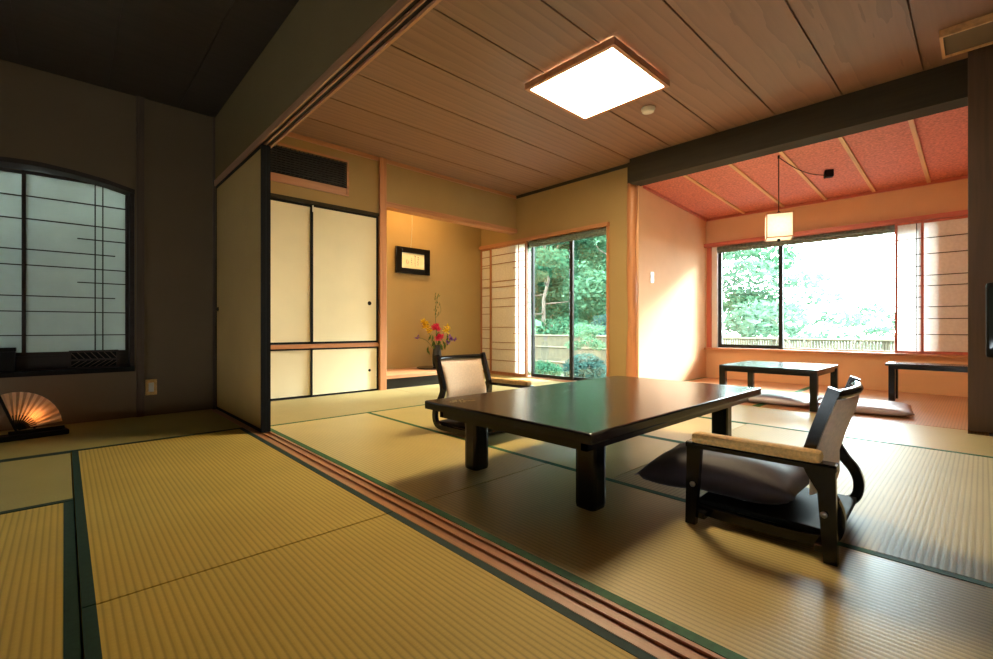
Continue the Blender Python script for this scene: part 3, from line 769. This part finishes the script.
t = thing('smoke_detector', 'small round white smoke detector on the ceiling boards beside the lamp', 'smoke detector', (3.44, 1.86, 2.392))
MB().lathe([(.028, 0), (.046, .006), (.050, .022), (.055, .026), (.055, .037)], 24).build('body', M['white'], t, True)
t = thing('ceiling_vent', 'pale framed long ceiling vent near the upper right corner', 'vent', (3.97, -.20, 2.385))
mb = MB(); mb.box(-.16, -.145, -.4, .38, 0, .044); mb.box(.145, .16, -.4, .38, 0, .044); mb.box(-.145, .145, .365, .38, 0, .044); mb.box(-.145, .145, -.4, -.385, 0, .044); mb.build('frame', M['batten'], t)
MB().box(-.145, .145, -.385, .365, .012, .044).build('panel', M['wall_dark'], t)

# pendant lantern
t = thing('pendant_lantern', 'glowing cube paper lantern hanging on a black cord in the sunroom', 'pendant lamp', (4.62, 1.245, 1.44), math.radians(20))
h = .098; zt = .215
mb = MB()
for sx in (-1, 1):
    for sy in (-1, 1): mb.box(sx * h - .004, sx * h + .004, sy * h - .004, sy * h + .004, 0, zt)
for z in (0.0, zt - .008):
    for s in (-1, 1): mb.box(-h, h, s * h - .004, s * h + .004, z, z + .008); mb.box(s * h - .004, s * h + .004, -h, h, z, z + .008)
mb.build('frame', M['lattice'], t)
mb = MB()
for s in (-1, 1): mb.box(-h, h, s * h - .001, s * h + .001, .004, zt - .004); mb.box(s * h - .001, s * h + .001, -h, h, .004, zt - .004)
mb.box(-h, h, -h, h, .003, .005)
mb.build('paper_shade', M['paper_lantern'], t)
mb = MB(); mb.lathe([(.012, .06), (.03, .08), (.038, .11), (.03, .14), (.013, .16)], 16); mb.build('bulb', M['bulb2'], t, True)
mb = MB(); mb.lathe([(.012, .155), (.02, .16), (.02, .20), (.03, .215), (.02, .235), (.006, .245)], 16); mb.box(-h, h, -.004, .004, .207, .213); mb.build('socket', M['black'], t)
MB().lathe([(.008, -.022), (.014, -.014), (.012, 0)], 12).build('finial', M['black'], t)
ca, sa = math.cos(math.radians(-20)), math.sin(math.radians(-20))
def loc2(x, y, z): dx, dy = x - 4.62, y - 1.245; return (dx * ca - dy * sa, dx * sa + dy * ca, z - 1.44)
hook = (4.62, 1.245, 2.165); plug = (5.28, 1.005, 2.10)
mb = MB(); mb.tube([(0, 0, .24), (0, 0, .72)], .004, 6)
pts = [];
for k in range(13):
    f = k / 12; pts.append(loc2(hook[0] + (plug[0] - hook[0]) * f, hook[1] + (plug[1] - hook[1]) * f, hook[2] + (plug[2] - hook[2]) * f - .05 * math.sin(PI * f)))
mb.tube(pts, .004, 6); mb.build('cord', M['black'], t)
MB().tube([loc2(4.62, 1.245, 2.155), loc2(4.62, 1.245, 2.183)], .009, 8).build('ceiling_hook', M['black'], t)
p = loc2(5.28, 1.005, 2.10); MB().box(p[0] - .035, p[0] + .035, p[1] - .035, p[1] + .035, p[2] - .02, p[2] + .045, .006).build('ceiling_plug', M['black'], t)

# wall plates
t = thing('light_switch', 'small white light switch on the peach sunroom wall', 'switch', (4.74, SY, 1.21))
MB().box(-.035, .035, -.009, 0, -.06, .06, .003).build('plate', M['white'], t); MB().box(-.012, .012, -.013, -.008, -.02, .02, .002).build('rocker', M['card'], t)
t = thing('wall_outlet', 'pale electric outlet low on the wall near the corner of the dark side room', 'outlet', (.472, YL, .21))
MB().box(-.035, .035, -.008, 0, -.058, .058, .003).build('plate', M['cloth_arm'], t); MB().box(-.016, .016, -.011, -.007, -.034, .034, .002).build('socket', M['white'], t)

# ------------------------------------------------------------------ fan lamp and sill objects
t = thing('fan_lamp', 'glowing orange folding fan lamp on the floor under the dark window', 'lamp', (-.205, 3.86, 0), .15)
a0, a1 = math.radians(108), math.radians(6); R = .222; n = 22; zc = .055
mb = MB(); pa = []; pb = []
for k in range(n + 1):
    a = a0 + (a1 - a0) * k / n; w = .005 * (1 if k % 2 else -1); rr = R + (0 if a > .5 else .0)
    pa.append((math.cos(a) * .06, w * .3, zc + math.sin(a) * .06)); pb.append((math.cos(a) * rr * .9, w, zc + math.sin(a) * rr))
for k in range(n): mb.quad(pa[k], pb[k], pb[k + 1], pa[k + 1])
o = mb.build('fan_paper', M['paper_fan'], t)
for k in range(n // 2 + 1):
    a = a0 + (a1 - a0) * k / (n // 2)
    MB().tube([(math.cos(a) * .01, -.006, zc + math.sin(a) * .01), (math.cos(a) * .09, -.006, zc + math.sin(a) * .09)], [.004, .0025], 5).build('rib', M['black'], t)
MB().tube([(math.cos(a0) * -.01, -.008, zc - .01), (math.cos(a0) * (R + .005), -.008, zc + math.sin(a0) * (R + .005))], [.006, .008], 6).build('guard_stick', M['black'], t)
MB().box(-.07, .225, -.05, .055, 0, .03, .008).build('base', M['black'], t)
MB().box(-.03, .21, -.012, .012, .029, .05, .003).build('holder', M['black'], t)
mb = MB(); mb.lathe([(.004, 0), (.011, .007), (.012, .018), (.007, .03)], 12, (.082, .035, .112)); mb.build('bulb', M['bulb'], t, True)
MB().tube([(.082, .035, .028), (.082, .035, .113)], .006, 8).build('socket', M['black'], t)

t = thing('openwork_box', 'dark openwork wooden box on the sill below the bluish window', 'box', (.155, 4.30, .368))
mb = MB(); w_ = .125; hh = .125; d_ = .035
for s in (-1, 1):
    mb.box(s * w_ - .006, s * w_ + .006, -d_, -d_ + .012, 0, hh); mb.box(s * w_ - .006, s * w_ + .006, d_ - .012, d_, 0, hh)
for y in (-d_, d_ - .012):
    for z in (0, .055, hh - .012): mb.box(-w_, w_, y, y + .012, z, z + .012)
mb.build('frame', M['dark_wood'], t)
mb = MB()
for k in range(7):
    x = -.105 + k * .035
    mb.tube([(x - .03, -d_ + .008, .012), (x + .03, -d_ + .008, .055)], .0022, 4); mb.tube([(x - .02, -d_ + .008, .115), (x + .02, -d_ + .008, .065)], .0022, 4)
mb.build('fretwork', M['brown_wood'], t)
MB().box(-w_, w_, -.005, .005, .004, hh - .01).build('backing', M['black'], t)
t = thing('lacquer_box', 'plain upright black box on the sill at the left edge of view', 'box', (-.30, 4.30, .368))
MB().box(-.07, .07, -.04, .04, 0, .13, .004).build('body', M['black'], t); MB().box(-.073, .073, -.043, .043, .13, .155, .004).build('lid', M['black'], t)

# ------------------------------------------------------------------ television on a wall shelf
t = thing('wall_shelf', 'narrow dark shelf on the right wall carrying the television', 'shelf', (4.0, -.38, .42))
MB().box(-.22, .218, -.34, .32, 0, .03, .003).build('board', M['dark_wood'], t)
for y in (-.25, .2): MB().prism([(.218, y, 0), (-.1, y, 0), (.218, y, -.14)], (0, .025, 0)).build('bracket', M['dark_wood'], t)
t = thing('television', 'boxy black tube television cut off by the right edge', 'television', (3.99, -.31, .45))
MB().box(-.15, .12, -.24, .24, 0, .035, .006).build('base', M['black'], t)
MB().box(-.17, -.04, -.31, .30, .03, .46, .018).build('bezel', M['black'], t)
MB().prism([(-.04, -.28, .05), (-.04, .27, .05), (-.04, .27, .44), (-.04, -.28, .44)], (.08, 0, 0)).build('back_shell', M['black'], t)
bm = bmesh.new(); G = []
for i in range(13):
    G.append([bm.verts.new((-.172 - .018 * (1 - (2 * i / 12 - 1) ** 2) * (1 - (2 * j / 10 - 1) ** 2), -.29 + .575 * i / 12, .085 + .345 * j / 10)) for j in range(11)])
for i in range(12):
    for j in range(10): bm.faces.new((G[i][j], G[i + 1][j], G[i + 1][j + 1], G[i][j + 1]))
m = MB(); m.bm.free(); m.bm = bm; m.build('screen', M['screen'], t, True)

# ------------------------------------------------------------------ garden
GZ0 = -.45
struct(MB().box(SX + .16, 60, -45, 60, GZ0 - .3, GZ0).build('floor_garden', M['grass']))
mb = MB(); mb.box(WX + .15, SX + .16, SY + .2, 60, GZ0 - .3, GZ0); struct(mb.build('floor_garden', M['grass']))

def fence(x, y0, y1, z1, label):
    c = (x, (y0 + y1) / 2, GZ0); t = thing('bamboo_fence', label, 'fence', c)
    L = y1 - y0; mb = MB(); k = -L / 2; r = random.Random(5)
    while k < L / 2: mb.tube([(0, k, 0), (0, k, z1 - GZ0 + r.uniform(-.004, .004))], .017, 6); k += .04
    mb.build('bamboo_screen', M['bamboo'], t)
    for z in (.25, .62, z1 - GZ0): MB().tube([(-.03, -L / 2, z), (-.03, L / 2, z)], .022, 8).build('rail', M['bamboo'], t)
    k = -L / 2
    while k <= L / 2: MB().tube([(.03, k, 0), (.03, k, z1 - GZ0 + .03)], .03, 8).build('post', M['bark'], t); k += 1.5
fence(9.0, -2.0, 10.0, .46, 'tan bamboo fence across the garden beyond the windows')

mb = MB(); rh = random.Random(4); G = []
for i in range(25):
    G.append([mb.bm.verts.new((22 + 10 * j / 8 + rh.uniform(-.5, .5), 12.5 + 16 * i / 24, GZ0 - .2 + 9.5 * math.sin(j / 8 * PI / 2) * (.35 + .65 * min(1, i / 6)) + rh.uniform(-.4, .4) * (j > 0))) for j in range(9)])
for i in range(24):
    for j in range(8): mb.bm.faces.new((G[i][j], G[i + 1][j], G[i + 1][j + 1], G[i][j + 1]))
struct(mb.build('floor_hillside', M['leaf2'], smooth=True))

def leaves(mb, c, rad, n, size, rnd, flat=.8):
    for k in range(n):
        while True:
            p = Vector((rnd.uniform(-1, 1), rnd.uniform(-1, 1), rnd.uniform(-1, 1)))
            if p.length < 1 and p.length > .25: break
        p = Vector((c[0] + p.x * rad[0], c[1] + p.y * rad[1], c[2] + p.z * rad[2]))
        d = Vector((rnd.uniform(-1, 1), rnd.uniform(-1, 1), rnd.uniform(-.7, .5))).normalized(); s = d.cross(Vector((rnd.uniform(-1, 1), rnd.uniform(-1, 1), rnd.uniform(-1, 1)))).normalized()
        L = size * rnd.uniform(.6, 1.4)
        mb.quad(p - d * L, p + s * L * .42, p + d * L, p - s * L * .42)
def tree(x, y, h, spread, m, label, n=3500, size=.07, trunk=.08, bark='bark', seed=1, low=.25, name='garden_tree', clumps=12):
    r = random.Random(seed); t = thing(name, label, 'tree', (x, y, GZ0), 0)
    mb = MB(); pts = [(math.sin(k * 1.3 + seed) * .12 * k / 5, math.cos(k * 1.7 + seed) * .12 * k / 5, h * .9 * k / 7) for k in range(8)]
    mb.tube(pts, [trunk * (1 - .11 * k) for k in range(8)], 8)
    cl = []
    for k in range(clumps):
        a = k * 2.4 + seed; f = low + (1 - low) * (k + .5) / clumps; rr = spread * (1.15 - .75 * f) * r.uniform(.5, .95)
        e = (math.cos(a) * rr, math.sin(a) * rr, h * f + r.uniform(-.05, .05) * h); cl.append((e, f))
        b = (0, 0, h * f * .8); mid = ((b[0] + e[0]) * .5, (b[1] + e[1]) * .5, (b[2] + e[2]) / 2 - .04 * h)
        mb.tube([b, mid, e], [trunk * .35, trunk * .22, trunk * .08], 5)
    mb.build('trunk', M[bark], t, True)
    mb = MB()
    for e, f in cl: leaves(mb, e, (spread * .42, spread * .42, h * .085), n // clumps, size, r)
    mb.build('foliage', m, t)
    return t
tree(11.2, 9.6, 5.2, 2.2, M['leaf1'], 'mid green leafy tree at the left of the glass door view', 12000, .085, seed=2, low=.12)
tree(13.5, 8.6, 6.5, 2.6, M['leaf2'], 'light green tall tree at the right of the glass door view', 13000, .10, seed=5, low=.12)
tree(15.0, 12.5, 7.5, 3.6, M['leaf2'], 'bright green tree far behind the others through the glass door', 12000, .14, seed=9, low=.1)
tree(10.2, 6.55, 1.5, .75, M['leaf3'], 'small pruned garden tree just behind the bamboo fence at the glass door', 1500, .05, .03, seed=11, low=.45)
tree(7.75, 5.55, 1.15, .50, M['leaf2'], 'small cloud pruned tree on a thin trunk in front of the fence', 1300, .035, .02, seed=12, low=.6, clumps=7)
tree(11.0, 4.75, 5.4, 2.0, M['leaf4'], 'pale green spreading tree at the left of the sunroom window view', 8000, .08, .07, 'bark_pale', seed=21, low=.12)
tree(13.0, 4.9, 4.6, 1.9, M['leaf2'], 'light leafy tree filling the black framed sash of the sunroom window', 7000, .09, .07, 'bark_pale', seed=22, low=.1)
tree(12.4, 3.1, 2.3, 1.5, M['leaf4'], 'low pale tree beyond the fence near the middle of the sunroom window', 2200, .07, .05, 'bark_pale', seed=24, low=.15)
tree(13.6, 1.75, 1.55, .8, M['leaf4'], 'small pale tree beyond the fence next to the sunroom screens', 900, .07, .04, 'bark_pale', seed=27, low=.2)

def shrub(x, y, r, h, m, label, n=2200, size=.04, seed=3):
    rr = random.Random(seed); t = thing('round_shrub', label, 'shrub', (x, y, GZ0))
    mb = MB(); leaves(mb, (0, 0, h * .5), (r, r, h * .5), n, size, rr); mb.build('foliage', m, t)
    mb = MB()
    for k in range(6): a = k * 1.05; mb.tube([(0, 0, 0), (math.cos(a) * r * .5, math.sin(a) * r * .5, h * .7)], [.02, .006], 5)
    mb.build('stems', M['bark'], t)
shrub(7.15, 5.15, .42, .62, M['leaf3'], 'round dark green shrub in front of the fence behind the glass door')
shrub(7.2, 6.3, .45, .42, M['leaf1'], 'low green shrub behind the left glass pane', 1500, seed=6)
shrub(8.1, 4.55, .45, .42, M['leaf2'], 'low light green shrub at the right edge of the glass door', 1300, seed=8)

def bare(x, y, h, label, seed):
    r = random.Random(seed); t = thing('bare_shrub', label, 'shrub', (x, y, GZ0)); mb = MB()
    def grow(p, d, L, rad, lev):
        e = p + d * L; mb.tube([p, p + d * L * .5 + Vector((0, r.uniform(-.02, .02), 0)), e], [rad, rad * .8, rad * .5], 5)
        if lev:
            for k in range(r.choice((2, 3))):
                nd = (d + Vector((r.uniform(-.5, .5), r.uniform(-.9, .9), r.uniform(-.2, .35)))).normalized(); grow(p + d * L * r.uniform(.45, 1), nd, L * r.uniform(.5, .8), rad * .5, lev - 1)
    grow(Vector((0, 0, 0)), Vector((0, r.uniform(-.15, .15), 1)).normalized(), h * .55, .018, 3)
    mb.build('branches', M['bark'], t)
bare(8.7, .98, 1.60, 'bare shrub standing tallest at the fence, near the middle of the wide sunroom pane', 31)
bare(8.75, .45, 1.30, 'bare crooked shrub at the fence beside the sunroom screens', 32)
bare(8.7, 1.95, 1.25, 'bare thin shrub at the fence just right of the black sash', 33)
bare(8.72, 1.45, 1.15, 'bare low shrub at the fence between two taller bare shrubs', 35)

struct(MB().box(-3.5, .9, 5.35, 5.45, GZ0, 2.6).build('sky_blocker_side', M['blocker_grey']))  # added unseen slab, blocks sky light behind the side room window
struct(MB().box(-60, SX, 5.45, 60, GZ0 - .3, GZ0 - .02).build('floor_outside', M['grass']))
# ------------------------------------------------------------------ light
W = bpy.data.worlds.new('sky'); SC.world = W; W.use_nodes = True
nt = W.node_tree; nt.nodes.clear()
out = nt.nodes.new('ShaderNodeOutputWorld'); bg = nt.nodes.new('ShaderNodeBackground')
bg.inputs[0].default_value = (.80, .93, 1.0, 1); bg.inputs[1].default_value = 38.0
nt.links.new(bg.outputs[0], out.inputs[0])
def light(name, kind, loc, rot, energy, col, **k):
    l = bpy.data.lights.new(name, kind); l.energy = energy; l.color = col
    for a, b in k.items(): setattr(l, a, b)
    o = bpy.data.objects.new(name, l); COL.objects.link(o); o.location = loc; o.rotation_euler = rot; return o
sd = Vector((-1, .45, -.62)); light('sun', 'SUN', (12, -3, 8), sd.to_track_quat('-Z', 'Y').to_euler(), 36, (.95, .97, 1), angle=.30)
def portal(loc, rot, sx, sy):
    o = light('window_portal', 'AREA', loc, rot, 1, (1, 1, 1), shape='RECTANGLE', size=sx, size_y=sy); o.data.cycles.is_portal = True
portal((SX + .15, 1.43, 1.06), (PI / 2, 0, PI / 2), 2.1, 1.36)
portal((WX + .15, 3.58, .90), (PI / 2, 0, PI / 2), 1.40, 1.82)
portal((-.26, YW + .11, 1.05), (-PI / 2, 0, 0), 1.3, 1.4)
light('alcove_lamp', 'AREA', (3.1, YB + .18, 2.30), (math.radians(20), 0, 0), 16, (1, .62, .22), shape='RECTANGLE', size=.9, size_y=.06)

# ------------------------------------------------------------------ camera
cam = bpy.data.cameras.new('camera'); co = bpy.data.objects.new('camera', cam); COL.objects.link(co)
co.location = (0, 0, .65); co.rotation_euler = (PI / 2, 0, -math.atan2(.6860, .7276))
cam.sensor_width = 36; cam.lens = 458.7 / 993 * 36; cam.shift_y = -1.5 / 993; cam.clip_start = .05; cam.clip_end = 300
SC.camera = co
SC.view_settings.view_transform = 'Standard'; SC.view_settings.look = 'None'; SC.view_settings.gamma = 1; SC.view_settings.use_curve_mapping = False
SC.view_settings.exposure = 0
SC.cycles.max_bounces = 10; SC.cycles.diffuse_bounces = 6; SC.cycles.transparent_max_bounces = 16
SC.cycles.use_denoising = True
